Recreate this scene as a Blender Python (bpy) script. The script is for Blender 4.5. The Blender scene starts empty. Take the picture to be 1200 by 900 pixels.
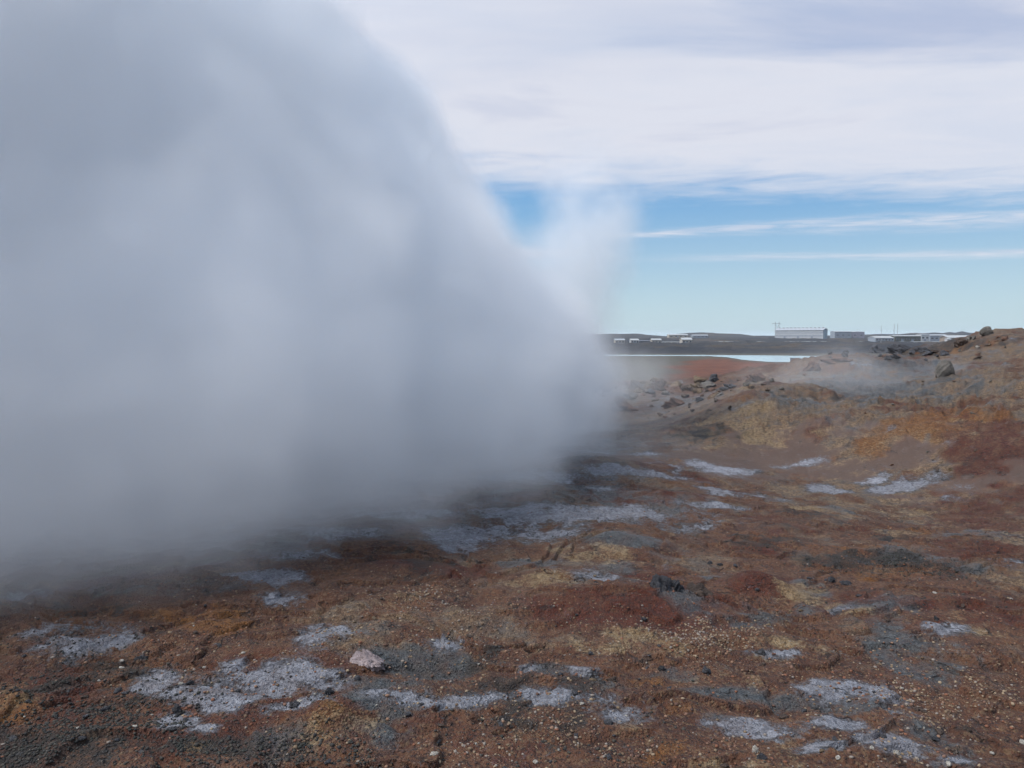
import bpy, bmesh, math, random
import numpy as np
from mathutils import Vector, Matrix

R = math.radians
random.seed(7)
RNG = np.random.RandomState(11)
C = bpy.context.scene.collection
SC = bpy.context.scene

# ------------------------------------------------------------------ camera
CAM_H = 3.5                       # the viewing platform
FPX = 867.0                       # focal length in pixels of the 1200 wide photograph
PITCH = math.atan(55.0 / FPX)
cam_d = bpy.data.cameras.new('camera')
cam_d.sensor_width = 36.0
cam_d.lens = FPX / 1200.0 * 36.0
cam_d.clip_start = 0.05
cam_d.clip_end = 12000.0
cam = bpy.data.objects.new('camera', cam_d)
cam.location = (0, 0, CAM_H)
cam.rotation_euler = (math.pi / 2 - PITCH, 0, 0)
C.objects.link(cam)
SC.camera = cam

# ------------------------------------------------------------------ sky, sun, exposure
SUN_AZ = R(-100)                   # measured from the view direction (+Y) to the right
SUN_EL = R(57)
SC.view_settings.view_transform = 'Standard'
SC.view_settings.look = 'None'
SC.view_settings.exposure = 0.38
SC.view_settings.gamma = 1.0
SC.view_settings.use_curve_mapping = False
SC.render.engine = 'CYCLES'
SC.cycles.use_denoising = True
SC.cycles.volume_bounces = 16
SC.cycles.max_bounces = 18
SC.cycles.diffuse_bounces = 2
SC.cycles.glossy_bounces = 2
SC.cycles.adaptive_threshold = 0.05
SC.cycles.volume_max_steps = 256


class NT:
    """short hand for wiring node trees"""
    def __init__(s, tree):
        s.t = tree; s.n = tree.nodes; s.l = tree.links

    def put(s, node, i, v):
        if v is None: return
        if hasattr(v, 'node') and hasattr(v, 'is_output'):
            s.l.new(v, node.inputs[i])
        else:
            node.inputs[i].default_value = v

    def m(s, op, a, b=None, c=None, clamp=False):
        n = s.n.new('ShaderNodeMath'); n.operation = op; n.use_clamp = clamp
        for i, v in enumerate((a, b, c)): s.put(n, i, v)
        return n.outputs[0]

    def vm(s, op, a, b=None):
        n = s.n.new('ShaderNodeVectorMath'); n.operation = op
        s.put(n, 0, a); s.put(n, 1, b)
        return n.outputs[0]

    def ss(s, v, a, b):            # smooth step a..b -> 0..1 (a may exceed b)
        n = s.n.new('ShaderNodeMapRange'); n.interpolation_type = 'SMOOTHSTEP'
        if a > b:
            n.inputs[1].default_value = b; n.inputs[2].default_value = a
            n.inputs[3].default_value = 1; n.inputs[4].default_value = 0
        else:
            n.inputs[1].default_value = a; n.inputs[2].default_value = b
            n.inputs[3].default_value = 0; n.inputs[4].default_value = 1
        s.put(n, 0, v)
        return n.outputs[0]

    def mr(s, v, a, b, c, d):
        n = s.n.new('ShaderNodeMapRange'); n.clamp = True
        for i, x in enumerate((v, a, b, c, d)): s.put(n, i, x)
        return n.outputs[0]

    def noise(s, vec, scale, detail=3, rough=0.5, dist=0.0, out=0):
        n = s.n.new('ShaderNodeTexNoise')
        s.put(n, 'Vector', vec); n.inputs['Scale'].default_value = scale
        n.inputs['Detail'].default_value = detail; n.inputs['Roughness'].default_value = rough
        n.inputs['Distortion'].default_value = dist
        return n.outputs[out]

    def n_col(s, vec, scale):
        return s.noise(vec, scale, 3, .6, 0.0, 1)

    def mix(s, f, a, b, mode='MIX'):
        n = s.n.new('ShaderNodeMix'); n.data_type = 'RGBA'; n.blend_type = mode
        s.put(n, 0, f); s.put(n, 6, a); s.put(n, 7, b)
        return n.outputs[2]

    def xyz(s, a, b, c):
        n = s.n.new('ShaderNodeCombineXYZ')
        for i, v in enumerate((a, b, c)): s.put(n, i, v)
        return n.outputs[0]

    def sep(s, v):
        n = s.n.new('ShaderNodeSeparateXYZ'); s.put(n, 0, v)
        return n.outputs


def rgb(r, g, b): return (r, g, b, 1.0)


world = bpy.data.worlds.new('World')
SC.world = world
world.use_nodes = True
w = NT(world.node_tree)
w.n.clear()
sky = w.n.new('ShaderNodeTexSky')
sky.sky_type = 'NISHITA'
sky.sun_disc = False
sky.sun_elevation = SUN_EL
sky.sun_rotation = SUN_AZ
sky.air_density = 1.0
sky.dust_density = 0.6
sky.ozone_density = 1.6
tc = w.n.new('ShaderNodeTexCoord').outputs['Generated']
dx, dy, dz = w.sep(tc)
zc = w.m('MAXIMUM', dz, 0.03)
u = w.m('DIVIDE', dx, zc)
v = w.m('DIVIDE', dy, zc)
pl = w.xyz(u, v, 0.0)
streak = w.xyz(w.m('MULTIPLY', u, 0.42), v, 0.3)
n_big = w.noise(streak, 0.5, 5, 0.55, 0.3)
n_mid = w.noise(streak, 1.5, 7, 0.6, 0.5)
n_fine = w.noise(w.xyz(w.m('MULTIPLY', u, 0.7), v, 2.0), 2.6, 7, 0.62, 0.9)
nn = w.m('ADD', w.m('MULTIPLY', w.m('SUBTRACT', n_mid, 0.5), 1.7), w.m('MULTIPLY', w.m('SUBTRACT', n_fine, 0.5), 1.5))
edge = w.m('ADD', w.m('ADD', v, nn), w.m('MULTIPLY', u, -0.05))
bank = w.ss(edge, 5.75, 4.0)
body = w.mr(n_mid, 0.35, 0.6, 0.86, 1.0)
bank = w.m('MULTIPLY', bank, body)
over = w.noise(tc, 2.2, 5, .6, .3)
over = w.m('MULTIPLY', w.ss(over, .36, .50), w.ss(dz, .46, .62))      # blue gaps high above the frame
bank = w.m('MULTIPLY', bank, w.m('SUBTRACT', 1.0, w.m('MULTIPLY', over, .85)))
# the thin long streaks of cirrus beyond the bank
l1 = w.m('ADD', w.m('ADD', v, w.m('MULTIPLY', u, 0.38)), -7.83)
l1 = w.m('ADD', l1, w.m('MULTIPLY', w.m('SUBTRACT', n_mid, 0.5), 1.7))
wd1 = w.mr(u, 0.9, 3.5, 0.18, 0.5)
s1 = w.m('DIVIDE', l1, wd1)
s1 = w.m('EXPONENT', w.m('MULTIPLY', w.m('MULTIPLY', s1, s1), -1.0))
s1 = w.m('MULTIPLY', s1, w.ss(u, 0.7, 1.5))
s1 = w.m('MULTIPLY', s1, w.mr(n_fine, 0.32, 0.62, 0.15, 0.85))
l2 = w.m('ADD', w.m('ADD', v, w.m('MULTIPLY', u, 0.12)), -9.75)
l2 = w.m('ADD', l2, w.m('MULTIPLY', w.m('SUBTRACT', n_mid, 0.5), 1.2))
s2 = w.m('DIVIDE', l2, 0.42)
s2 = w.m('EXPONENT', w.m('MULTIPLY', w.m('MULTIPLY', s2, s2), -1.0))
s2 = w.m('MULTIPLY', s2, w.ss(u, 0.8, 4.2))
s2 = w.m('MULTIPLY', s2, w.mr(n_fine, 0.3, 0.65, 0.2, 0.75))
l3 = w.vm('LENGTH', w.vm('SUBTRACT', pl, (-0.1, 9.0, 0.0)))
n = l3.node; s3 = w.m('MULTIPLY', w.ss(n.outputs['Value'], 1.1, 0.2), 0.7)
cov = w.m('MAXIMUM', w.m('MAXIMUM', bank, s1), w.m('MAXIMUM', s2, s3))
# grey blue thinner areas inside the bank
g1 = w.vm('MULTIPLY', w.vm('SUBTRACT', pl, (1.35, 2.42, 0.0)), (1.0, 2.3, 1.0))
g1 = w.vm('LENGTH', g1).node.outputs['Value']
g1 = w.m('ADD', g1, w.m('MULTIPLY', w.m('SUBTRACT', n_mid, 0.5), 2.2))
g1 = w.ss(g1, 1.15, 0.1)
g2 = w.ss(n_big, 0.50, 0.68)
grey = w.m('MAXIMUM', w.m('MULTIPLY', g1, 0.85), w.m('MULTIPLY', g2, 0.5))
grey = w.m('MAXIMUM', grey, w.m('MULTIPLY', w.ss(n_mid, 0.52, 0.7), 0.35))
ccol = w.mix(grey, rgb(0.575, 0.59, 0.655), rgb(0.335, 0.39, 0.535))
# air: the blue pales towards the horizon
blue = w.mix(w.ss(dz, 0.24, 0.0), rgb(0.095, 0.285, 0.55), rgb(0.385, 0.52, 0.59))
# the sky texture drives the brightness and hue; the cloud layer is laid over it
skyc = w.mix(1.0, sky.outputs[0], rgb(.10, .10, .10), 'MULTIPLY')
skyc = w.mix(.85, skyc, blue)
bg1 = w.n.new('ShaderNodeBackground'); w.l.new(skyc, bg1.inputs[0]); bg1.inputs[1].default_value = 1.0
bg2 = w.n.new('ShaderNodeBackground'); w.l.new(ccol, bg2.inputs[0])
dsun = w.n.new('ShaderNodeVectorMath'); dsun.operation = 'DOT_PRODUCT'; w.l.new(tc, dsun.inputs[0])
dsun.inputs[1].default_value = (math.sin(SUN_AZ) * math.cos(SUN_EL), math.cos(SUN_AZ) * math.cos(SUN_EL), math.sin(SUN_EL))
added_glow = w.m('POWER', w.m('MAXIMUM', dsun.outputs['Value'], 0.0), 4.0)      # glow added to the unseen clouds round the sun, brightens the steam
w.l.new(w.m('ADD', 1.0, w.m('MULTIPLY', added_glow, 3.4)), bg2.inputs[1])
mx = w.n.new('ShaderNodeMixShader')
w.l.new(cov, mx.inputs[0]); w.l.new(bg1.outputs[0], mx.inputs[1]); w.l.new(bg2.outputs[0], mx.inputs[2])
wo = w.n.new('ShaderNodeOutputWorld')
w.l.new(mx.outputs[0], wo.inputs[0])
world.cycles.sampling_method = 'MANUAL'
world.cycles.sample_map_resolution = 512

sun_d = bpy.data.lights.new('sun', 'SUN')
sun_d.energy = 3.2
sun_d.angle = R(14)
sun_d.color = (1.0, 0.96, 0.91)
sun = bpy.data.objects.new('sun', sun_d)
sdir = Vector((math.sin(SUN_AZ) * math.cos(SUN_EL), math.cos(SUN_AZ) * math.cos(SUN_EL), math.sin(SUN_EL)))
sun.rotation_euler = sdir.to_track_quat('Z', 'Y').to_euler()
sun.location = (0, 0, 60)
C.objects.link(sun)


# ------------------------------------------------------------------ numpy noise
def _h(ix, iy, iz, seed):
    h = (ix * 374761393 + iy * 668265263 + iz * 2147483647 + seed * 974711) & 0xFFFFFFFF
    h = ((h ^ (h >> 13)) * 1274126177) & 0xFFFFFFFF
    h = h ^ (h >> 16)
    return (h & 0xFFFF) / 65535.0


def vnoise(x, y, seed=0):
    x = np.asarray(x, float); y = np.asarray(y, float)
    ix = np.floor(x).astype(np.int64); iy = np.floor(y).astype(np.int64)
    fx = x - ix; fy = y - iy
    fx = fx * fx * fx * (fx * (fx * 6 - 15) + 10); fy = fy * fy * fy * (fy * (fy * 6 - 15) + 10)
    a = _h(ix, iy, 0, seed); b = _h(ix + 1, iy, 0, seed); c = _h(ix, iy + 1, 0, seed); d = _h(ix + 1, iy + 1, 0, seed)
    return a + (b - a) * fx + (c - a) * fy + (a - b - c + d) * fx * fy


def fbm(x, y, seed=0, octv=4, gain=0.5):
    s = 0.0; a = 1.0; t = 0.0
    for o in range(octv):
        s = s + a * vnoise(x, y, seed + o * 17); t += a; a *= gain
        x, y = (x * 1.62 + y * 1.18) + 13.7, (-x * 1.18 + y * 1.62) + 5.1
    return s / t


def ridge(x, y, seed=0, octv=4, gain=0.5):
    s = 0.0; a = 1.0; t = 0.0
    for o in range(octv):
        r = 1 - np.abs(2 * vnoise(x, y, seed + o * 17) - 1); s = s + a * r * r; t += a; a *= gain
        x, y = (x * 1.62 + y * 1.18) + 13.7, (-x * 1.18 + y * 1.62) + 5.1
    return s / t


def sst(v, a, b):
    t = np.clip((v - a) / (b - a), 0, 1)
    return t * t * (3 - 2 * t)


# ------------------------------------------------------------------ terrain shape
CP, SP = math.cos(PITCH), math.sin(PITCH)


def ray(px, py):
    """direction through a pixel of the 1200x900 photograph, with unit depth along +Y"""
    a = (px - 600.0) / FPX; b = -(py - 450.0) / FPX
    # camera axes: right (1,0,0), up (0,SP,CP), forward (0,CP,-SP)
    d = np.array([a, CP + b * SP, -SP + b * CP])
    return d / d[1]


def pt(px, py, d):
    r = ray(px, py)
    return (r[0] * d, d, CAM_H + r[2] * d)


cps = []
for x in (-36, -24, -12, 0, 12, 24, 36):
    for y in (-12, 0, 7, 13):
        cps.append((x, y, 0.0 if y < 13 else 0.03 * (x > 5)))
for x in (-36, -24, -12, -4): cps += [(x, 24, 0.0), (x, 36, 0.25), (x, 48, 0.3), (x, 62, -0.4)]
for p in ((640, 560, 18.5), (700, 520, 24.5), (760, 545, 20.5), (760, 500, 30), (760, 470, 40), (740, 458, 44), (700, 457, 44), (820, 464, 43), (800, 485, 33),
          (830, 527, 23.5), (835, 500, 25.5), (840, 480, 29), (850, 466, 32.5),
          (900, 531, 23), (900, 505, 24.5), (900, 474, 27), (900, 452, 31), (905, 446, 36),
          (950, 535, 22), (950, 500, 24), (950, 474, 26.5), (950, 464, 30), (950, 440, 36), (960, 427, 41),
          (1000, 543, 21), (1000, 506, 22.6), (1000, 480, 25.5), (1000, 468, 29), (1000, 445, 35), (1005, 414, 44),
          (1050, 546, 20.2), (1050, 512, 21.5), (1050, 484, 24), (1050, 468, 28), (1050, 446, 35), (1060, 422, 44), (1060, 414, 52),
          (1100, 552, 19.5), (1100, 515, 20.7), (1100, 483, 23), (1100, 468, 27), (1100, 443, 33), (1100, 428, 38), (1108, 414, 45),
          (1160, 562, 18.3), (1160, 520, 19.4), (1160, 483, 21.8), (1160, 462, 26), (1160, 430, 34), (1160, 406, 41), (1160, 390, 46),
          (1210, 568, 17.5), (1200, 520, 18.8), (1205, 480, 21), (1200, 455, 26), (1200, 425, 33), (1200, 403, 40), (1200, 389.5, 46),
          (1300, 565, 17.5), (1320, 480, 21), (1320, 425, 30), (1320, 392, 44), (1500, 480, 22), (1500, 395, 44)):
    cps.append(pt(*p))
for x in (6, 14, 22): cps.append((x, 62, -0.3))
for x in (30, 45): cps += [(x, 58, 1.0), (x, 70, -0.6)]
cps = np.array(cps)


def tps_fit(P, lam):
    n = len(P); d2 = ((P[:, None, :2] - P[None, :, :2]) ** 2).sum(-1)
    K = 0.5 * d2 * np.log(d2 + 1e-9) + np.eye(n) * lam
    A = np.zeros((n + 3, n + 3)); A[:n, :n] = K
    A[:n, n] = 1; A[:n, n + 1:] = P[:, :2]; A[n:, :n] = A[:n, n:].T
    return np.linalg.solve(A, np.append(P[:, 2], (0, 0, 0)))


TW = tps_fit(cps, 2.0)


def tps(x, y):
    s = TW[-3] + TW[-2] * x + TW[-1] * y
    for (cx, cy, _), wt in zip(cps, TW[:-3]):
        d2 = (x - cx) ** 2 + (y - cy) ** 2
        s = s + wt * 0.5 * d2 * np.log(d2 + 1e-9)
    return s


LAKE_Z = -4.0
A_K = np.array([-0.8, -0.35, 0.10, 0.265, 0.29, 0.31, 0.345, 0.38, 0.46, 0.6, 0.75])
NEAR_K = np.array([300, 290, 288, 284, 268, 240, 222, 216, 222, 240, 262.])
FAR_K = np.array([302, 312, 314, 312, 311, 309, 306, 300, 290, 275, 262.])
HP = np.array([(-400, 391), (400, 392), (690, 391.2), (730, 391.2), (747, 391.0), (760, 392.4), (780, 394.0), (790, 391.4), (806, 390.0), (822, 389.2),
               (842, 390.6), (866, 391.4), (880, 393.3), (900, 393.6), (990, 393.2), (1030, 391.6), (1055, 391.6), (1066, 390.4), (1080, 390.6), (1094, 389.8),
               (1104, 390.4), (1112, 389.2), (1118, 389.8), (1126, 387.8), (1134, 389.6), (1146, 390.4), (1200, 391), (1700, 390)])


def far_z(x, y):
    r = np.maximum(y, 1.0)
    base = np.interp(y, [0, 50, 70, 120, 200, 212, 330, 420, 600, 700, 900, 1300, 2400, 6000], [0.2, 0.0, -0.94, -2.3, -3.35, -3.5, -3.6, -2.9, -1.5, -0.9, 1.6, 3.0, 4, 4])
    a = x / r
    near = np.interp(a, A_K, NEAR_K) + (fbm(x / 14, y / 14, 91, 3) - .5) * 9
    far = np.interp(a, A_K, FAR_K) + (fbm(x / 14, y / 14, 92, 3) - .5) * 5
    sd = np.minimum(y - near, far - y)            # metres inside the lake
    dep = np.clip(sd * 0.06, -0.45, 1.2)
    lk = sst(y, 190, 212) * (1 - sst(y, 318, 345))
    base = base * (1 - lk) + (LAKE_Z - dep) * lk
    rough = sst(y, 325, 380)
    base = base + rough * (ridge(x / 42, y / 42, 31, 5, 0.55) - .42) * 4.2 * (1 - 0.35 * sst(y, 600, 900))
    base = base + rough * (fbm(x / 9, y / 9, 37, 3) - .5) * 0.9
    pxx = 600 + a * FPX
    hz = (395 - np.interp(pxx, HP[:, 0], HP[:, 1])) / FPX * 1500 + CAM_H
    hz = hz + (fbm(x / 25, y / 60, 44, 4) - .5) * 2.0
    g = np.exp(-((y - 1500) / 170.0) ** 2)
    base = np.maximum(base, base * (1 - g) + hz * g)
    return base


BUMPS = [  # px, py, rx, ry (pixels), height in metres
    (745, 702, 95, 20, .22), (885, 680, 36, 13, .22), (725, 634, 50, 12, .20), (690, 575, 90, 8, .14),
    (790, 578, 50, 6, .12), (500, 782, 60, 14, -.10), (700, 545, 60, 9, .22), (250, 722, 60, 9, .09), (60, 770, 50, 14, .07),
    (640, 668, 60, 10, .08), (900, 745, 60, 11, .09), (1020, 640, 70, 8, .07), (930, 820, 60, 9, -.07), (380, 850, 40, 20, .14),
    (320, 812, 60, 16, -.05), (1100, 705, 70, 9, .10), (780, 760, 60, 9, .08), (990, 560, 50, 5, .10), (780, 820, 50, 10, .09), (20, 835, 30, 14, .12)]
BUMPW = []
for (px, py, rx, ry, hh) in BUMPS:
    r = ray(px, py); d = -CAM_H / r[2]
    BUMPW.append((r[0] * d, d, rx * d / FPX, ry * d * d / (FPX * CAM_H), hh))


def H(x, y, detail=True):
    x = np.asarray(x, float); y = np.asarray(y, float)
    t = sst(y, 52, 72)
    side = sst(np.abs(x), 40, 60); back = sst(-y, 10, 20)
    near = tps(x, y) * (1 - side) * (1 - back)
    z = near * (1 - t) + far_z(x, y) * t
    k = 1 - sst(y, 60, 120)
    hill = np.clip(near / 1.2, 0, 1)
    mud = np.exp(-(((x - 8.5) / 5.5) ** 2 + ((y - 21.5) / 2.2) ** 2)) + np.exp(-(((x - 13) / 3.5) ** 2 + ((y - 19) / 1.3) ** 2))
    mud = np.clip(mud, 0, 1)
    for (cx, cy, rx, ry, hh) in BUMPW:
        q = ((x - cx) / rx) ** 2 + ((y - cy) / ry) ** 2
        z = z + hh * np.exp(-q * 1.3)
    if detail:
        wx = x + (fbm(x / 1.3, y / 1.3, 3, 3) - .5) * 1.2
        wy = y + (fbm(x / 1.3, y / 1.3, 4, 3) - .5) * 1.2
        amp = (0.6 + 1.3 * hill * (1 - .55 * sst(y, 24, 33))) * (1 - 0.85 * mud) * k
        z = z + amp * (fbm(x / 3.1, y / 3.1, 5, 3) - .5) * (0.42 + .25 * hill)
        z = z + amp * (ridge(wx / 1.5, wy / 1.5, 6, 4, .5) - .4) * 0.13
        # broken crust: low ledges
        f = fbm(wx / 1.9, wy / 1.2, 8, 4) * 7
        st = np.floor(f) + sst(f - np.floor(f), 0.0, 0.16)
        z = z + amp * (st / 7 - f / 7) * .85 * (1 - .5 * hill)
        z = z + amp * (fbm(x / .22, y / .22, 9, 3) - .5) * (0.036 + 0.05 * hill) * (1 - sst(y, 26, 38) * .7)
        z = z + amp * (ridge(x / .45, y / .45, 19, 3) - .4) * (0.022 + .01 * hill) * (1 - sst(y, 26, 38) * .7) * sst(fbm(x / 1.7, y / 1.7, 20, 2), .35, .6)
        z = z + amp * hill * ((ridge(wx / 1.1, wy / 2.2, 12, 3) - .4) * 0.13 + (ridge(wx / 1.7, wy / 1.5, 13, 4, .6) - .45) * .40 * (1 - sst(y, 27, 32)))
        cc = np.clip(1 - 3 * np.abs(fbm(wx / .55, wy / .55, 15, 3) - .5), 0, 1) * .02 * k * (1 - mud)
        z = z - cc * sst(fbm(x / 2.5, y / 2.5, 16, 2), .5, .65)
    return z


def hz(x, y): return float(H(np.array([x]), np.array([y]))[0])


def hit(px, py, dmax=None):
    """the point of the ground under a pixel"""
    r = ray(px, py)
    ds = np.concatenate([np.arange(3.5, 60, .06), np.geomspace(60, 2500, 700)])
    zz = H(r[0] * ds, ds); rz = CAM_H + r[2] * ds
    k = np.nonzero(rz <= zz)[0]
    if len(k) == 0:
        d = dmax or 50.0
        return (r[0] * d, d, hz(r[0] * d, d))
    d = float(ds[k[0]])
    return (r[0] * d, d, float(zz[k[0]]))


def flat(px, py):
    r = ray(px, py); d = -CAM_H / r[2]
    return r[0] * d, d


# ------------------------------------------------------------------ mineral map (what the ground itself is made of)
PATCH = {
 'white': [(95, 752, 44, 18, 1), (60, 738, 30, 9, .6), (25, 702, 26, 7, .75), (365, 750, 30, 18, .85), (405, 742, 32, 8, .75), (275, 780, 15, 8, .9), (190, 800, 30, 15, 1),
           (265, 819, 50, 15, 1), (330, 806, 62, 20, .85), (355, 826, 30, 9, .95), (210, 849, 24, 9, .95), (243, 853, 16, 7, .9), (318, 675, 32, 9, .9), (285, 670, 30, 6, .7),
           (325, 700, 22, 9, .6), (545, 633, 42, 11, 1), (605, 625, 60, 9, .65), (690, 604, 120, 10, .95), (590, 598, 65, 7, .8), (765, 612, 50, 6, .6), (355, 650, 40, 6, .6),
           (520, 752, 20, 8, .7), (500, 820, 62, 8, .8), (560, 822, 60, 7, .7), (650, 813, 34, 10, .9), (690, 819, 34, 6, .7), (625, 780, 14, 6, .75), (675, 789, 24, 6, .7),
           (845, 551, 34, 6, 1), (740, 552, 50, 6, .9), (840, 577, 22, 5, 1), (850, 591, 50, 4, .8), (970, 575, 18, 4, 1), (935, 546, 28, 4, .6), (1062, 569, 42, 7, .95),
           (1022, 562, 22, 5, .7), (985, 806, 50, 11, 1), (1022, 816, 36, 7, .85), (1052, 836, 26, 5, .7), (880, 859, 42, 12, 1), (968, 846, 32, 9, .9), (955, 875, 26, 8, .9),
           (1040, 869, 46, 14, .95), (1100, 735, 24, 6, .8), (1115, 893, 30, 6, .7), (640, 560, 90, 7, .7), (705, 575, 40, 5, .5), (720, 836, 38, 12, .55), (895, 583, 30, 4, .5), (470, 600, 60, 7, .7), (400, 625, 60, 7, .6),
           (990, 712, 16, 4, .5), (700, 530, 40, 4, .5), (905, 765, 30, 4, .5)],
 'yellow': [(930, 697, 34, 11, .95), (975, 712, 20, 5, .7), (1012, 716, 26, 6, .7), (925, 756, 42, 9, .8), (895, 768, 34, 6, .6), (745, 745, 66, 13, .85), (690, 762, 66, 9, .7), (790, 752, 40, 8, .6),
            (640, 676, 56, 9, .7), (705, 660, 44, 12, .7), (880, 497, 75, 30, .62), (425, 850, 34, 22, .6), (385, 862, 32, 26, .6), (1090, 505, 90, 18, .45), (1030, 560, 30, 5, .4), (490, 640, 40, 12, .5),
            (960, 548, 20, 5, .3), (860, 800, 60, 10, .5), (450, 700, 60, 12, .35), (100, 868, 24, 8, .6), (235, 880, 22, 9, .7), (1010, 480, 60, 14, .3), (720, 480, 60, 20, .35)],
 'orange': [(15, 842, 34, 17, .9), (200, 718, 66, 8, .8), (245, 732, 46, 9, .8), (1065, 500, 66, 20, .9), (1120, 488, 60, 11, .85), (960, 432, 50, 12, .5), (1120, 412, 40, 10, .8), (770, 795, 34, 11, .7),
            (380, 865, 46, 28, .75), (800, 832, 46, 9, .5), (760, 890, 60, 14, .6), (560, 770, 40, 8, .3), (880, 815, 40, 9, .4), (860, 850, 50, 12, .35), (830, 572, 60, 5, .5), (800, 548, 40, 8, .5), (1150, 760, 80, 30, .35),
            (590, 690, 60, 12, .3), (410, 670, 30, 8, .4), (930, 880, 60, 12, .5)],
 'red': [(510, 666, 48, 10, .9), (460, 660, 44, 9, .6), (700, 712, 70, 20, .85), (770, 706, 105, 22, .9), (885, 679, 40, 14, 1), (765, 677, 44, 5, 1), (640, 704, 60, 9, .7), (1050, 700, 110, 14, .75),
         (1130, 728, 100, 14, .7), (1175, 512, 55, 55, .95), (1150, 600, 80, 18, .6), (1100, 590, 80, 7, .5), (900, 600, 60, 8, .35), (1150, 650, 80, 14, .5), (100, 750, 90, 20, .35), (1060, 785, 110, 26, .35), (745, 478, 34, 8, .6), (800, 492, 40, 6, .5), (1050, 525, 40, 8, .6), (850, 730, 50, 8, .5)],
 'dark': [(1062, 413, 46, 9, 1), (1040, 425, 40, 8, .7), (60, 800, 120, 40, .62), (50, 888, 130, 30, 1.0), (270, 882, 110, 18, .7), (130, 832, 90, 30, .62), (1047, 652, 44, 10, .9), (968, 656, 38, 9, .75), (900, 635, 52, 7, .75), (1100, 665, 56, 6, .7),
          (955, 601, 36, 8, .65), (1100, 690, 50, 6, .4), (1170, 540, 60, 30, .4), (760, 575, 60, 4, .5), (1090, 415, 60, 8, .3)],
 'grey': [(512, 786, 74, 15, .95), (470, 802, 84, 13, .8), (725, 634, 56, 13, .9), (630, 664, 46, 6, .8), (720, 665, 32, 8, .8), (930, 821, 66, 9, .9), (860, 813, 56, 9, .7), (840, 843, 36, 9, .7), (1000, 831, 66, 8, .7),
          (450, 866, 36, 14, .8), (720, 584, 84, 14, .8), (1075, 432, 60, 12, .7), (940, 470, 66, 20, .65), (1020, 452, 66, 20, .75), (250, 688, 160, 10, .4), (620, 590, 80, 10, .5), (800, 790, 60, 8, .5), (190, 690, 120, 8, .5),
          (690, 520, 60, 12, .5), (780, 520, 40, 8, .5), (1000, 500, 50, 20, .4), (700, 800, 70, 10, .5), (790, 470, 60, 10, .6)],
 'tan': [(900, 480, 140, 60, .9), (1060, 460, 160, 50, .9), (1130, 410, 120, 40, .95), (760, 480, 90, 50, .7), (740, 540, 110, 40, .6), (640, 600, 160, 40, .55), (620, 660, 150, 30, .45), (980, 520, 60, 30, .5), (740, 750, 90, 18, .4), (860, 790, 60, 20, .35)],
 'mud': [(870, 540, 110, 20, 1), (1010, 548, 120, 14, .9), (1150, 566, 90, 16, .8), (870, 560, 60, 6, .8), (880, 710, 0, 0, 0)],
}
PATCH['mud'].pop()


def to_world(lst):
    out = []
    for (px, py, rx, ry, s) in lst:
        p = hit(px, py)
        d = p[1]
        wf = ry * d * d / (FPX * CAM_H)
        if py < 600 and px > 680:      # on the slope the real ground decides how far the patch reaches
            wy = min(wf, max(abs(hit(px, py - ry)[1] - hit(px, py + ry)[1]) / 2, .25))
        else:
            wy = wf
        out.append((p[0], p[1], rx * d / FPX, wy, s))
    return out


PW = {k: to_world(vv) for k, vv in PATCH.items()}


def masks(x, y):
    res = {}
    wx = (fbm(x / .8, y / .8, 51, 4) - .5); wy = (fbm(x / .8, y / .8, 52, 4) - .5)
    for i, (k, lst) in enumerate(PW.items()):
        m = np.zeros_like(x)
        for (cx, cy, rx, ry, s) in lst:
            ax = (x - cx) / rx + wx * 1.9; ay = (y - cy) / ry + wy * 2.1
            q = np.sqrt(ax * ax + ay * ay)
            m = np.maximum(m, s * np.clip(1.35 - q * .85, 0, 1))
        bgn = fbm(x / 2.3 + 7 * i, y / 2.3, 60 + i * 5, 5, .6)
        lim = {'white': .70, 'yellow': .64, 'orange': .62, 'red': .57, 'dark': .58, 'grey': .57, 'tan': .64, 'mud': 2}[k]
        m = np.maximum(m, sst(bgn, lim, lim + .16) * .62)
        mid = (fbm(x / .35 + 31 * i, y / .35, 70 + i * 5, 4, .6) - .5)
        res[k] = np.clip(m + mid * .85 * np.clip(m * 2.5, 0, 1), 0, 1)
    return res


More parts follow.
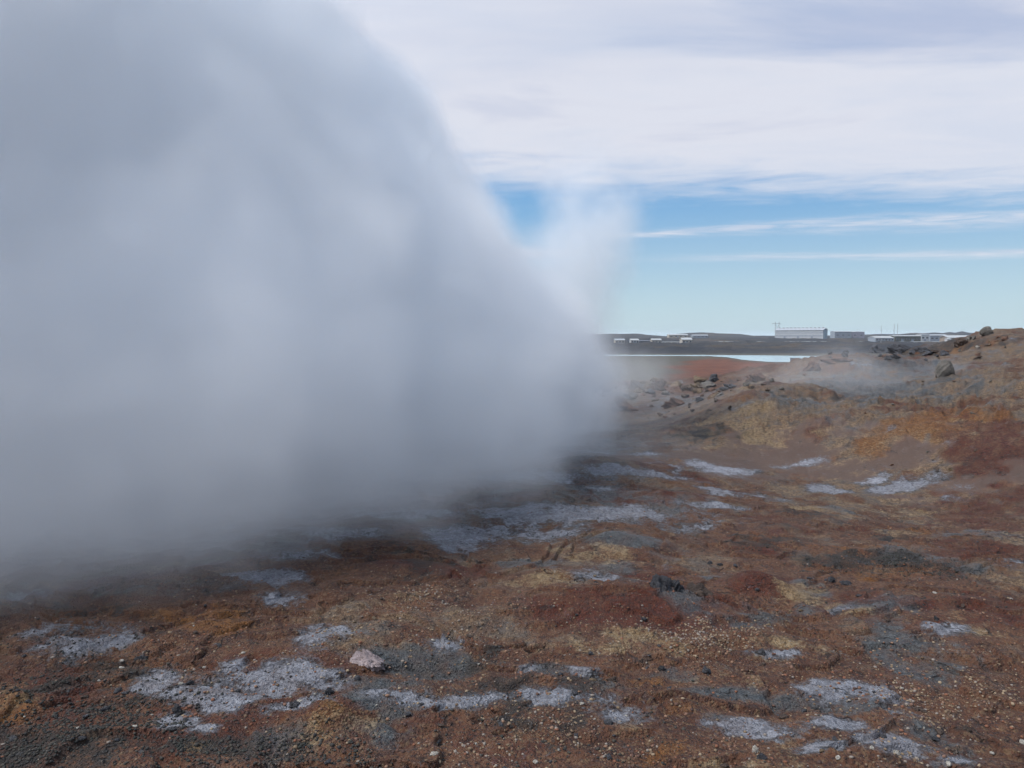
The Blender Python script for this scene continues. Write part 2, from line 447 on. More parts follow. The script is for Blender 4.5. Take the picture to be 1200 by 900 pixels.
# ------------------------------------------------------------------ ground sheet
def build_ground():
    az = np.radians(np.concatenate([np.arange(-180, -46, 3.0), np.linspace(-46, 46, 1250), np.arange(48, 180, 3.0)]))
    el = np.radians(np.linspace(62, 39, 26))
    r0 = CAM_H / np.tan(el)
    el = np.radians(np.linspace(39, 3.0, 620)[1:])
    r1 = CAM_H / np.tan(el)
    r2 = np.geomspace(r1[-1], 3400, 320)[1:]
    rr = np.concatenate([[0.4], r0, r1, r2])
    A, RR = np.meshgrid(az, rr)
    X = (np.sin(A) * RR).ravel(); Y = (np.cos(A) * RR).ravel()
    Z = H(X, Y)
    nr, nc = len(rr), len(az)
    co = np.stack([X, Y, Z], 1)
    i = np.arange(nr - 1)[:, None] * nc; j = np.arange(nc)[None, :]; jn = (j + 1) % nc
    F = np.stack([(i + j), (i + jn), (i + nc + jn), (i + nc + j)], -1).reshape(-1, 4)
    F = F[:, ::-1]
    n0 = len(co)
    co = np.vstack([co, [[0, 0, hz(0, 0)]]])
    cap = np.stack([np.full(nc, n0), np.arange(nc), (np.arange(nc) + 1) % nc], 1)[:, ::-1]
    me = bpy.data.meshes.new('ground')
    nl = len(F) * 4 + len(cap) * 3
    me.vertices.add(len(co)); me.vertices.foreach_set('co', co.ravel())
    me.loops.add(nl); me.loops.foreach_set('vertex_index', np.concatenate([F.ravel(), cap.ravel()]))
    me.polygons.add(len(F) + len(cap))
    me.polygons.foreach_set('loop_start', np.concatenate([np.arange(len(F)) * 4, len(F) * 4 + np.arange(len(cap)) * 3]))
    me.polygons.foreach_set('use_smooth', np.ones(len(F) + len(cap), bool))
    me.update(calc_edges=True)
    M = masks(co[:, 0], co[:, 1])
    k = 1 - sst(co[:, 1], 56, 70)
    one = np.ones(len(co))
    for nm, ks in (('minerals_a', ('white', 'yellow', 'orange')), ('minerals_b', ('red', 'dark', 'grey')), ('minerals_c', ('tan', 'tan', 'mud'))):
        at = me.color_attributes.new(nm, 'FLOAT_COLOR', 'POINT')
        at.data.foreach_set('color', np.stack([M[ks[0]] * k, M[ks[1]] * k, M[ks[2]] * k, one], 1).ravel())
    # zones: mud flat, red plain, lava field
    x, y = co[:, 0], co[:, 1]
    a = x / np.maximum(np.abs(y), 1)
    lav = sst(y, 312, 330)
    near = np.interp(a, A_K, NEAR_K)
    red = sst(y, 58, 75) * (1 - sst(y, near * .80, near * .97)) * sst(a + (fbm(x / 22, y / 22, 81, 4) - .5) * .10 + (120 - y) * .0004, .185, .225) * (y > 0)
    at = me.color_attributes.new('zones', 'FLOAT_COLOR', 'POINT')
    at.data.foreach_set('color', np.stack([M['mud'] * k, red, lav, one], 1).ravel())
    o = bpy.data.objects.new('ground', me); C.objects.link(o)
    o['kind'] = 'structure'
    return o


def new_mat(name):
    m = bpy.data.materials.new(name); m.use_nodes = True
    t = NT(m.node_tree); t.n.clear()
    out = t.n.new('ShaderNodeOutputMaterial')
    bs = t.n.new('ShaderNodeBsdfPrincipled')
    t.l.new(bs.outputs[0], out.inputs[0])
    return m, t, bs, out


def ground_mat():
    m, t, bs, out = new_mat('mineral_ground')
    pos = t.n.new('ShaderNodeNewGeometry').outputs['Position']
    def attr(nm):
        a = t.n.new('ShaderNodeAttribute'); a.attribute_name = nm
        s = t.n.new('ShaderNodeSeparateColor'); t.l.new(a.outputs['Color'], s.inputs[0])
        return s.outputs
    wh, ye, og = attr('minerals_a')
    rd, dk, gr = attr('minerals_b')
    tan, _t2, _t3 = attr('minerals_c')
    mud, rpl, lav = attr('zones')
    n1 = t.noise(pos, 1.1, 5, .6)
    n2 = t.noise(pos, 6.0, 5, .65)
    n3 = t.noise(pos, 26.0, 4, .7)
    n4 = t.noise(pos, 85.0, 3, .7)
    vor = t.n.new('ShaderNodeTexVoronoi'); t.l.new(pos, vor.inputs['Vector']); vor.inputs['Scale'].default_value = 34.0
    cell = t.n.new('ShaderNodeSeparateColor'); t.l.new(vor.outputs['Color'], cell.inputs[0])
    grain = cell.outputs[0]
    # base: red brown altered clay, lighter and darker by place, grainy
    col = t.mix(t.ss(n1, .36, .64), rgb(.112, .052, .036), rgb(.19, .096, .062))
    col = t.mix(t.m('MULTIPLY', t.ss(n2, .45, .7), .6), col, rgb(.225, .135, .092))
    col = t.mix(t.m('MULTIPLY', t.ss(n2, .5, .32), .7), col, rgb(.055, .032, .027))
    col = t.mix(t.m('MULTIPLY', t.ss(grain, .72, .95), .55), col, rgb(.27, .19, .125))
    col = t.mix(t.m('MULTIPLY', t.ss(grain, .25, .05), .6), col, rgb(.04, .027, .026))

    n5 = t.noise(pos, 2.6, 6, .68, .6)
    n6 = t.noise(t.vm('MULTIPLY', pos, (1.0, 1.0, 3.0)), 12.0, 5, .72, .8)

    def lay(base, mask, colA, colB, lo, hi, br=.55, op=1.0, dirt=.45):
        f = t.m('ADD', mask, t.m('MULTIPLY', t.m('SUBTRACT', n3, .5), br))
        f = t.m('ADD', f, t.m('MULTIPLY', t.m('SUBTRACT', n6, .5), br * 1.5))
        f = t.m('ADD', f, t.m('MULTIPLY', t.m('SUBTRACT', n5, .5), br * .9))
        f = t.ss(f, lo, hi)
        f = t.m('MULTIPLY', f, t.mr(n5, .32, .6, op * .45, op))
        c = t.mix(t.ss(n6, .36, .64), colA, colB)
        c = t.mix(t.m('MULTIPLY', t.ss(n4, .47, .66), dirt), c, rgb(.05, .038, .032))
        c = t.mix(t.m('MULTIPLY', t.ss(grain, .30, .12), dirt * .8), c, rgb(.045, .036, .032))
        return t.mix(f, base, c), f

    tanc = t.mix(t.ss(n6, .38, .62), rgb(.125, .085, .058), rgb(.44, .325, .225))
    tanc = t.mix(t.ss(n5, .42, .62), tanc, rgb(.185, .155, .132))
    tanc = t.mix(t.m('MULTIPLY', t.ss(n3, .48, .34), .85), tanc, rgb(.045, .034, .028))
    ftan = t.m('ADD', tan, t.m('MULTIPLY', t.m('SUBTRACT', n5, .5), .9))
    col = t.mix(t.m('MULTIPLY', t.ss(ftan, .28, .80), .9), col, tanc)
    col, _ = lay(col, rd, rgb(.065, .021, .016), rgb(.165, .050, .031), .22, .80, .6, 1.0, .35)
    col, _ = lay(col, og, rgb(.20, .090, .040), rgb(.38, .195, .092), .30, .85, .6, .92, .35)
    col, _ = lay(col, gr, rgb(.048, .058, .068), rgb(.15, .160, .160), .28, .75, .5, 1.0, .3)
    col, _ = lay(col, ye, rgb(.27, .185, .105), rgb(.56, .43, .28), .34, .86, .8, .92, .35)
    col, fd = lay(col, dk, rgb(.022, .021, .021), rgb(.050, .043, .036), .40, .72, .9)
    mudc = t.mix(n1, rgb(.095, .066, .055), rgb(.14, .095, .078))
    mudc = t.mix(t.m('MULTIPLY', t.ss(n5, .5, .68), .5), mudc, rgb(.17, .125, .105))
    col = t.mix(t.m('MULTIPLY', t.ss(t.m('ADD', mud, t.m('MULTIPLY', t.m('SUBTRACT', n5, .5), .8)), .3, .8), .9), col, mudc)
    col, fw0 = lay(col, wh, rgb(.115, .125, .14), rgb(.25, .26, .29), .10, .52, .8, .9)      # thin film of salts round the crust
    col, fw = lay(col, wh, rgb(.27, .275, .31), rgb(.52, .53, .58), .40, .66, .62, .95, .25)
    # beyond the ridge
    p2 = t.vm('MULTIPLY', pos, (.06, .12, .05))
    f1 = t.noise(p2, 1.0, 6, .65)
    f2 = t.noise(pos, .35, 5, .6)
    olive = t.mix(f1, rgb(.065, .062, .045), rgb(.15, .13, .10))
    far = t.n.new('ShaderNodeSeparateXYZ'); t.l.new(pos, far.inputs[0])
    fy = far.outputs[1]
    pln = t.ss(fy, 56, 72)
    col = t.mix(pln, col, olive)
    redc = t.mix(t.ss(f2, .38, .62), rgb(.12, .052, .036), rgb(.26, .110, .070))
    redc = t.mix(t.m('MULTIPLY', t.ss(f1, .5, .7), .4), redc, rgb(.32, .16, .11))
    col = t.mix(rpl, col, redc)
    lf = t.noise(t.vm('MULTIPLY', pos, (.012, .02, .02)), 1.0, 6, .62)
    f3 = t.noise(t.vm('MULTIPLY', pos, (.045, .03, .04)), 1.0, 6, .7)
    lavc = t.mix(t.ss(f3, .44, .6), rgb(.012, .013, .019), rgb(.034, .031, .031))
    lavc = t.mix(t.m('MULTIPLY', t.ss(lf, .50, .62), .8), lavc, rgb(.11, .078, .048))
    col = t.mix(lav, col, lavc)
    ck = t.n.new('ShaderNodeTexVoronoi'); ck.feature = 'DISTANCE_TO_EDGE'; ck.inputs['Scale'].default_value = 1.7
    wob = t.vm('ADD', pos, t.vm('MULTIPLY', t.n_col(pos, 2.2), (.9, .9, .2)))
    t.l.new(wob, ck.inputs['Vector'])
    crack = t.m('MULTIPLY', t.ss(ck.outputs['Distance'], .035, .004), t.m('MULTIPLY', t.ss(n5, .5, .62), t.m('SUBTRACT', 1.0, pln)))
    col = t.mix(t.m('MULTIPLY', crack, .75), col, rgb(.030, .022, .019))
    hs = t.n.new('ShaderNodeHueSaturation'); hs.inputs['Saturation'].default_value = 1.22
    t.l.new(col, hs.inputs['Color']); hs.inputs['Value'].default_value = .54
    col = hs.outputs[0]
    t.l.new(col, bs.inputs['Base Color'])
    rough = t.m('SUBTRACT', .86, t.m('MULTIPLY', t.ss(t.m('ADD', gr, t.m('MULTIPLY', n1, .6)), .4, 1.0), .34))
    t.l.new(rough, bs.inputs['Roughness'])
    bs.inputs['Specular IOR Level'].default_value = .4
    hsum = t.m('ADD', t.m('MULTIPLY', n2, .5), t.m('ADD', t.m('MULTIPLY', n3, .22), t.m('MULTIPLY', n4, .06)))
    hsum = t.m('ADD', hsum, t.m('MULTIPLY', t.ss(vor.outputs['Distance'], .6, .0), .10))
    hsum = t.m('ADD', hsum, t.m('MULTIPLY', fw, .08))
    hsum = t.m('SUBTRACT', hsum, t.m('MULTIPLY', crack, .22))
    b = t.n.new('ShaderNodeBump'); b.inputs['Strength'].default_value = 1.0; b.inputs['Distance'].default_value = .19
    t.l.new(hsum, b.inputs['Height'])
    t.l.new(t.m('SUBTRACT', 1.0, t.m('MULTIPLY', t.ss(mud, .3, .75), .8)), b.inputs['Strength'])
    t.l.new(b.outputs[0], bs.inputs['Normal'])
    return m


ground = build_ground()
ground.data.materials.append(ground_mat())

# ------------------------------------------------------------------ lake
def lake():
    ks = np.linspace(A_K[0], A_K[-1], 60)
    top = [(a * (np.interp(a, A_K, FAR_K) + 8), np.interp(a, A_K, FAR_K) + 8) for a in ks]
    bot = [(a * (np.interp(a, A_K, NEAR_K) - 8), np.interp(a, A_K, NEAR_K) - 8) for a in ks]
    vs = [(x, y, LAKE_Z) for x, y in bot] + [(x, y, LAKE_Z) for x, y in top]
    n = len(ks)
    fs = [(i, i + 1, n + i + 1, n + i) for i in range(n - 1)]
    me = bpy.data.meshes.new('lake'); me.from_pydata(vs, [], fs)
    m, t, bs, out = new_mat('milky_water')
    bs.inputs['Base Color'].default_value = rgb(.34, .43, .46)
    bs.inputs['Roughness'].default_value = .12
    pos = t.n.new('ShaderNodeNewGeometry').outputs['Position']
    nz = t.noise(pos, .9, 3, .5)
    b = t.n.new('ShaderNodeBump'); b.inputs['Strength'].default_value = .15; b.inputs['Distance'].default_value = .1
    t.l.new(nz, b.inputs['Height']); t.l.new(b.outputs[0], bs.inputs['Normal'])
    me.materials.append(m)
    o = bpy.data.objects.new('lake', me); C.objects.link(o); o['kind'] = 'structure'


lake()


# ------------------------------------------------------------------ helpers for things
def simple_mat(name, c, rough=.8, var=.25, scale=2.0, spec=.3, bump=0.0, c2=None, obj=False):
    m, t, bs, out = new_mat(name)
    vec = t.n.new('ShaderNodeTexCoord').outputs['Object']
    nz = t.noise(vec, scale, 5, .62)
    c2 = c2 or tuple(x * (1 - var) for x in c)
    col = t.mix(t.ss(nz, .36, .64), rgb(*c2), rgb(*c))
    if obj:
        inf = t.n.new('ShaderNodeObjectInfo')
        col = t.mix(1.0, col, t.n_val(inf) if False else t.xyz(*(t.mr(inf.outputs['Random'], 0, 1, .75, 1.2),) * 3), 'MULTIPLY')
    t.l.new(col, bs.inputs['Base Color'])
    bs.inputs['Roughness'].default_value = rough
    bs.inputs['Specular IOR Level'].default_value = spec
    if bump:
        n2 = t.noise(vec, scale * 4, 5, .7)
        b = t.n.new('ShaderNodeBump'); b.inputs['Strength'].default_value = .9; b.inputs['Distance'].default_value = bump
        t.l.new(n2, b.inputs['Height']); t.l.new(b.outputs[0], bs.inputs['Normal'])
    return m


def tag(o, label=None, cat=None, group=None, kind=None):
    if label: o['label'] = label
    if cat: o['category'] = cat
    if group: o['group'] = group
    if kind: o['kind'] = kind
    return o


def empty(name, loc, rz=0.0):
    o = bpy.data.objects.new(name, None); o.empty_display_size = .5
    o.location = loc; o.rotation_euler = (0, 0, rz); C.objects.link(o)
    return o


class MB:
    def __init__(s): s.v = []; s.f = []
    def box(s, x0, x1, y0, y1, z0, z1):
        n = len(s.v)
        s.v += [(x0, y0, z0), (x1, y0, z0), (x1, y1, z0), (x0, y1, z0), (x0, y0, z1), (x1, y0, z1), (x1, y1, z1), (x0, y1, z1)]
        s.f += [tuple(n + i for i in q) for q in ((3, 2, 1, 0), (4, 5, 6, 7), (0, 1, 5, 4), (1, 2, 6, 5), (2, 3, 7, 6), (3, 0, 4, 7))]
        return s
    def prism(s, pts, y0, y1):       # a polygon in XZ pulled along Y
        n = len(s.v); k = len(pts)
        s.v += [(x, y0, z) for x, z in pts] + [(x, y1, z) for x, z in pts]
        s.f += [tuple(n + i for i in range(k)), tuple(n + k + i for i in range(k - 1, -1, -1))]
        s.f += [(n + (i + 1) % k, n + i, n + k + i, n + k + (i + 1) % k) for i in range(k)]
        return s
    def prism_x(s, pts, x0, x1):     # a polygon in YZ pulled along X
        n = len(s.v); k = len(pts)
        s.v += [(x0, y, z) for y, z in pts] + [(x1, y, z) for y, z in pts]
        s.f += [tuple(n + i for i in range(k)), tuple(n + k + i for i in range(k - 1, -1, -1))]
        s.f += [(n + (i + 1) % k, n + i, n + k + i, n + k + (i + 1) % k) for i in range(k)]
        return s
    def tube(s, a, b, r0, r1=None, k=8):
        r1 = r0 if r1 is None else r1
        a = Vector(a); b = Vector(b); d = (b - a).normalized()
        p = d.orthogonal().normalized(); q = d.cross(p); n = len(s.v)
        for c, r in ((a, r0), (b, r1)):
            for i in range(k):
                t = 2 * math.pi * i / k
                s.v.append(tuple(c + p * (r * math.cos(t)) + q * (r * math.sin(t))))
        s.f += [(n + i, n + (i + 1) % k, n + k + (i + 1) % k, n + k + i) for i in range(k)]
        s.f += [tuple(n + i for i in range(k - 1, -1, -1)), tuple(n + k + i for i in range(k))]
        return s
    def build(s, name, mat, parent=None):
        me = bpy.data.meshes.new(name); me.from_pydata(s.v, [], s.f)
        bm = bmesh.new(); bm.from_mesh(me); bmesh.ops.recalc_face_normals(bm, faces=bm.faces); bm.to_mesh(me); bm.free()
        me.materials.append(mat)
        o = bpy.data.objects.new(name, me); C.objects.link(o)
        if parent: o.parent = parent
        return o


# ------------------------------------------------------------------ the industrial buildings beyond the lake
M_clad = simple_mat('pale_cladding', (.36, .38, .40), .5, .08, .3)
M_clad_grey = simple_mat('grey_cladding', (.22, .25, .29), .5, .1, .3)
M_clad_teal = simple_mat('teal_cladding', (.20, .28, .34), .5, .1, .3)
M_roofm = simple_mat('metal_roof', (.33, .35, .37), .4, .1, .3)
M_roofdark = simple_mat('dark_roof', (.13, .14, .16), .6, .1, .3)
M_roofpale = simple_mat('pale_roof', (.36, .37, .37), .5, .05, .3)
M_white = simple_mat('white_render', (.40, .41, .42), .7, .08, .5)
M_beige = simple_mat('beige_render', (.36, .33, .28), .7, .1, .5)
M_olive = simple_mat('olive_cladding', (.07, .07, .055), .7, .2, .5)
M_brown = simple_mat('brown_cladding', (.24, .19, .15), .7, .2, .5)
M_win = simple_mat('dark_window', (.03, .035, .045), .15, .1, 1.0, .5)
M_door = simple_mat('door_paint', (.20, .23, .27), .5, .1, 1.0)
M_steel = simple_mat('galvanised_steel', (.35, .36, .38), .5, .1, 1.0)
M_concrete = simple_mat('pale_concrete', (.48, .47, .45), .8, .1, 1.0)


def building(name, label, pxa, pxb, ytop, ybase, d, depth, wall, roof, rise=1.2, rot=0.0, over=.4, wins=0, winh=1.2, doors=1, vents=0, band=None, end=None, group=None, width=None):
    """a hall with gable roof: its long side faces the camera; front bottom centre stands on the ground"""
    pc = (pxa + pxb) / 2
    r = ray(pc, ybase)
    x = r[0] * d
    Wd = (pxb - pxa) / FPX * d
    Wd = (Wd - depth * abs(math.sin(rot))) / math.cos(rot)
    Wd = width or Wd
    ztop = CAM_H + ray(pc, ytop)[2] * d
    xs = np.linspace(x - Wd / 2, x + Wd / 2, 7)
    gz = float(np.min(H(np.repeat(xs, 3), np.tile([d, d + depth / 2, d + depth], 7)))) - .3
    zb = min(gz, CAM_H + ray(pc, ybase)[2] * d)
    hh = ztop - zb - rise
    b = empty(name, (x, d, zb), rot)
    tag(b, label, 'building', group)
    h = Wd / 2
    m = MB(); m.box(-h, h, 0, depth, 0, hh)
    if rise > .3:                                     # gable ends inside the walls' own mesh
        m.prism_x([(0, hh + .01), (depth, hh + .01), (depth / 2, hh + rise - .25)], -h, h)
    m.build('wall', wall, b)
    if end:
        MB().prism_x([(.05, 0), (depth - .05, 0), (depth - .05, hh), (depth / 2, hh + rise - .3), (.05, hh)], h + .01, h + .12).build('end_wall', end, b)['label'] = 'darker end wall'
    t = .35
    if rise > .3:
        pr = [(-over, hh - .1), (depth / 2, hh + rise), (depth + over, hh - .1), (depth + over, hh - .1 + t), (depth / 2, hh + rise + t), (-over, hh - .1 + t)]
        rf = MB().prism_x(pr, -h - over, h + over).build('roof', roof, b)
    else:
        rf = MB().box(-h - over, h + over, -over, depth + over, hh + .003, hh + rise + .2).build('roof', roof, b)
    for i in range(vents):
        vx = -h + (i + .5) * Wd / vents
        MB().box(vx - 1.1, vx + 1.1, depth / 2 - 1, depth / 2 + 1, hh + rise - .2, hh + rise + 1.1).build('roof_vent', roof, rf)
    if band:
        MB().box(-h + .5, h - .5, -.09, -.01, hh * .30, hh * .30 + hh * .12).build('cladding_band', band, b)
        MB().box(-h + .5, h - .5, -.09, -.01, hh * .66, hh * .66 + hh * .09).build('cladding_band', band, b)
    z0 = hh * .52
    for i in range(wins):
        wx = -h + (i + .5) * Wd / wins; ww = min(Wd / wins * .55, 2.6)
        f = MB().box(wx - ww / 2 - .12, wx + ww / 2 + .12, -.06, -.01, z0 - .12, z0 + winh + .12).build('window', M_white, b)
        MB().box(wx - ww / 2, wx + ww / 2, -.10, -.063, z0, z0 + winh).build('pane', M_win, f)
    for i in range(doors):
        dx_ = -h + (i + .7) * Wd / (doors + .5)
        dh = min(3.4, hh * .6)
        dr = MB().box(dx_ - 1.2, dx_ + 1.2, -.14, -.012, .15, dh).build('door', M_door, b)
    return b


building('industrial_hall', 'long pale cladded hall with ribbed roof on skyline, largest building', 905, 967, 384.6, 395, 900, 16, M_clad, M_roofm, 2.6, R(-40), .6, 0, 2, 3, 12, M_clad_grey, M_clad_teal, None, 57)
building('industrial_shed', 'lower grey block, left half of the pair right of the big hall', 978.5, 997.6, 388.3, 395, 920, 14, M_clad_grey, M_roofm, .6, 0, .3, 3, .9, 2)
building('industrial_shed', 'grey block with a rusty tone, right half of the pair beyond the big hall', 998.4, 1013, 388.5, 395, 925, 14, simple_mat('mauve_cladding', (.27, .26, .31), .5, .1, .3), M_roofm, .6, 0, .3, 2, .9, 1)
building('greenhouse', 'pale translucent low shed beside the olive long shed', 1026, 1047.5, 394.3, 400.2, 640, 14, M_clad_grey, M_roofpale, 1.4, 0, .2, 6, 1.0, 1)
building('long_shed', 'long low olive shed with a thin pale roof edge', 1049, 1079, 393.4, 400.2, 660, 12, M_olive, M_roofpale, .5, 0, .5, 5, 1.0, 2)
building('storage_block', 'small bright white block standing above the olive long shed', 1079.5, 1089, 391.6, 397, 700, 10, M_white, M_roofm, .4, 0, .2, 2, 1.4, 1)
building('long_shed', 'low blue-grey shed right of the small white block', 1090, 1110, 392.2, 399, 720, 10, M_clad_grey, M_roofm, .9, 0, .3, 4, 1.1, 1)
building('long_shed', 'low brown shed under a bright cream roof at the hill foot', 1111, 1142, 393.4, 400.3, 640, 13, M_brown, M_roofpale, 1.9, 0, .6, 5, 1.0, 1)
building('pump_hut', 'tiny bright white hut in front of the cream roofed shed', 1110, 1114.5, 396.8, 401.5, 560, 3.5, M_white, M_roofpale, .6, 0, .2, 1, .8, 1)
building('house', 'pale hazy house nearest the steam, left end of its row', 721, 732, 397.4, 402.3, 590, 8, M_beige, M_roofm, 1.0, 0, .3, 3, 1.1, 1)
building('house', 'bright white house, second from the steam in the row beyond the lake', 739.5, 748.5, 397.4, 402.2, 590, 8, M_white, M_roofpale, 1.0, 0, .3, 3, 1.1, 1)
building('house', 'cream house between the white house and the beige gabled one', 764, 775, 397.2, 402.2, 600, 8, M_beige, M_roofpale, 1.0, 0, .3, 3, 1.1, 1)
building('house', 'beige gabled house, right end of the row beyond the lake', 799.5, 811, 396.2, 402.3, 590, 9, M_beige, M_roofpale, 1.4, 0, .3, 3, 1.1, 1)
building('long_shed', 'long low dark grey shed between the white and cream houses', 750, 762, 399.2, 402.0, 600, 7, M_roofdark, M_roofdark, .5, 0, .3, 3, .8, 1)
building('long_shed', 'pale shed on the low hillside above the beige gabled house', 784, 806, 391.6, 396.5, 1000, 12, M_beige, M_roofpale, 1.2, 0, .3, 4, 1.1, 1)
building('shed', 'low grey-green shed on the hillside right of the pale one', 812, 830, 392.4, 396.5, 1010, 12, M_clad_grey, M_roofm, 1.0, 0, .3, 4, 1.1, 1)
building('shed', 'low white shed close to the far lake shore beside the steam', 720, 728, 409.6, 412.4, 420, 4, M_white, M_roofpale, .4, 0, .2, 2, .6, 1)
building('lakeside_hut', 'tiny dark box hut on the near lake shore', 928, 933.4, 420.3, 425.6, 212, 1.4, M_roofdark, M_roofdark, .12, 0, .06, 1, .35, 0)


# pipelines
def pipeline(name, label, pxa, pxb, py, d, rad, step):
    x0 = ray(pxa, py)[0] * d; x1 = ray(pxb, py)[0] * d
    z = CAM_H + ray((pxa + pxb) / 2, py)[2] * d
    b = empty(name, ((x0 + x1) / 2, d, z)); tag(b, label, 'pipeline')
    hw = (x1 - x0) / 2
    MB().tube((-hw, 0, 0), (hw, 0, 0), rad, rad, 12).build('pipe', M_roofpale, b)
    n = int((x1 - x0) / step)
    for i in range(n):
        xx = -hw + (i + .5) * step
        g = hz((x0 + x1) / 2 + xx, d) - z - .4
        if g > -rad - .2: g = -rad - .4
        MB().box(xx - .22, xx + .22, -.35, .35, g, -rad + .05).build('pipe_support', M_concrete, b)
    return b


pipeline('steam_pipeline', 'long thin pale pipeline on posts across the lava field', 836, 1109, 400.6, 660, .48, 7.0)
pipeline('steam_pipeline', 'short pale pipe between cream and beige houses', 776, 799, 400.8, 610, .35, 5.0)


def pylon():
    d = 950; r = ray(910.5, 395)
    x = r[0] * d; zb = hz(x, d); zt = CAM_H + ray(910, 377.0)[2] * d
    b = empty('power_pylon', (x, d, zb - .3)); tag(b, 'grey H-frame power pylon standing behind the left end of the big hall', 'pylon')
    hh = zt - zb + .3
    for s in (-2.6, 2.6):
        MB().tube((s, 0, 0), (s * .9, 0, hh), .42, .30, 6).build('leg', M_steel, b)
    MB().box(-6.4, 4.8, -.25, .25, hh * .88, hh * .88 + .5).build('cross_arm', M_steel, b)
    m = MB(); m.tube((-2.5, 0, hh * .45), (2.4, 0, hh * .85), .14); m.tube((2.5, 0, hh * .45), (-2.4, 0, hh * .85), .14)
    m.build('brace', M_steel, b)
    for s in (-6.1, -1.0, 4.5):
        m = MB()
        for k in range(4): m.tube((s, 0, hh * .88 - .25 - k * .35), (s, 0, hh * .88 - .45 - k * .35), .22, .12, 8)
        m.build('insulator', M_steel, b)


pylon()


def mast(px, ytop, d, label, wid):
    r = ray(px, 393); x = r[0] * d; zb = hz(x, d) - .3; zt = CAM_H + ray(px, ytop)[2] * d
    b = empty('radio_mast', (x, d, zb)); tag(b, label, 'mast'); hh = zt - zb
    m = MB()
    cs = [(wid * math.cos(k * 2.094), wid * math.sin(k * 2.094)) for k in range(3)]
    for (a, c) in cs: m.tube((a, c, 0), (a * .5, c * .5, hh), .10, .08, 5)
    n = 14
    for i in range(n):
        f0 = 1 - .5 * i / n; f1 = 1 - .5 * (i + 1) / n
        for k in range(3):
            a = cs[k]; c = cs[(k + 1) % 3]
            m.tube((a[0] * f0, a[1] * f0, hh * i / n), (c[0] * f1, c[1] * f1, hh * (i + 1) / n), .06, .06, 4)
    m.build('lattice', M_steel, b)
    MB().tube((0, 0, hh), (0, 0, hh + 1.5), .07, .04, 5).build('antenna', M_steel, b)
    MB().box(-wid - .4, wid + .4, -wid - .4, wid + .4, 0, .5).build('footing', M_concrete, b)


mast(1047.6, 380, 1100, 'thin lattice mast on skyline, left one of the close pair', .7)
mast(1051.6, 379.5, 1110, 'thin lattice mast on skyline, right one of the close pair', .7)
mast(1032.6, 382, 1150, 'faint single lattice mast on skyline above the greenhouse-like shed', .4)


def post():
    d = 560; x = ray(1032.4, 400)[0] * d; z = hz(x, d)
    b = empty('marker_post', (x, d, z)); tag(b, 'slim white marker post before the pale low shed', 'post')
    hh = CAM_H + ray(1032, 397.4)[2] * d - z
    MB().tube((0, 0, -.2), (0, 0, hh), .16, .13, 10).build('shaft', M_white, b)
    MB().tube((0, 0, hh), (0, 0, hh + .14), .2, .05, 10).build('cap', M_white, b)


post()


# ------------------------------------------------------------------ rocks
def rock_mesh(name, seed, sub=4, sx=1, sy=1, sz=1, rough=.28, facets=10, slab=False):
    bm = bmesh.new(); bmesh.ops.create_icosphere(bm, subdivisions=sub, radius=1)
    me = bpy.data.meshes.new(name); bm.to_mesh(me); bm.free()
    n = len(me.vertices); co = np.empty(n * 3); me.vertices.foreach_get('co', co); co = co.reshape(-1, 3)
    rs = np.random.RandomState(seed)
    d = co.copy(); rad = np.ones(n)
    for _ in range(facets):              # broken faces: clip by random planes
        nv = rs.normal(size=3); nv /= np.linalg.norm(nv); off = rs.uniform(.62, .92)
        dp = d @ nv; lim = np.where(dp > 1e-3, off / np.maximum(dp, 1e-3), 9)
        rad = np.minimum(rad, lim)
    o = rs.uniform(0, 50, 3)
    nz = 0; a = 1.0; f = 1.7
    for k in range(6):
        nz = nz + a * (vnoise(d[:, 0] * f + o[0] + d[:, 2] * f * .7, d[:, 1] * f + o[1] - d[:, 2] * f * .6, seed + k) - .5); a *= .52; f *= 2.1
    rad = rad * (1 + rough * nz)
    co = d * rad[:, None] * np.array([sx, sy, sz])
    me.vertices.foreach_set('co', co.ravel())
    me.polygons.foreach_set('use_smooth', np.ones(len(me.polygons), bool))
    me.update()
    return me


def rock_mat(name, c, c2, c3=None, lich=.0):
    m, t, bs, out = new_mat(name)
    vec = t.n.new('ShaderNodeTexCoord').outputs['Object']
    pos = t.n.new('ShaderNodeNewGeometry').outputs['Position']
    n1 = t.noise(vec, 1.6, 5, .65); n2 = t.noise(pos, 14, 5, .7)
    col = t.mix(t.ss(n1, .38, .62), rgb(*c), rgb(*c2))
    col = t.mix(t.m('MULTIPLY', t.ss(n2, .52, .72), .6), col, rgb(*(c3 or tuple(x * 1.9 for x in c2))))
    t.l.new(col, bs.inputs['Base Color']); bs.inputs['Roughness'].default_value = .85
    bs.inputs['Specular IOR Level'].default_value = .3
    b = t.n.new('ShaderNodeBump'); b.inputs['Distance'].default_value = .05
    t.l.new(t.m('ADD', n2, t.noise(pos, 50, 4, .7)), b.inputs['Height']); t.l.new(b.outputs[0], bs.inputs['Normal'])
    return m


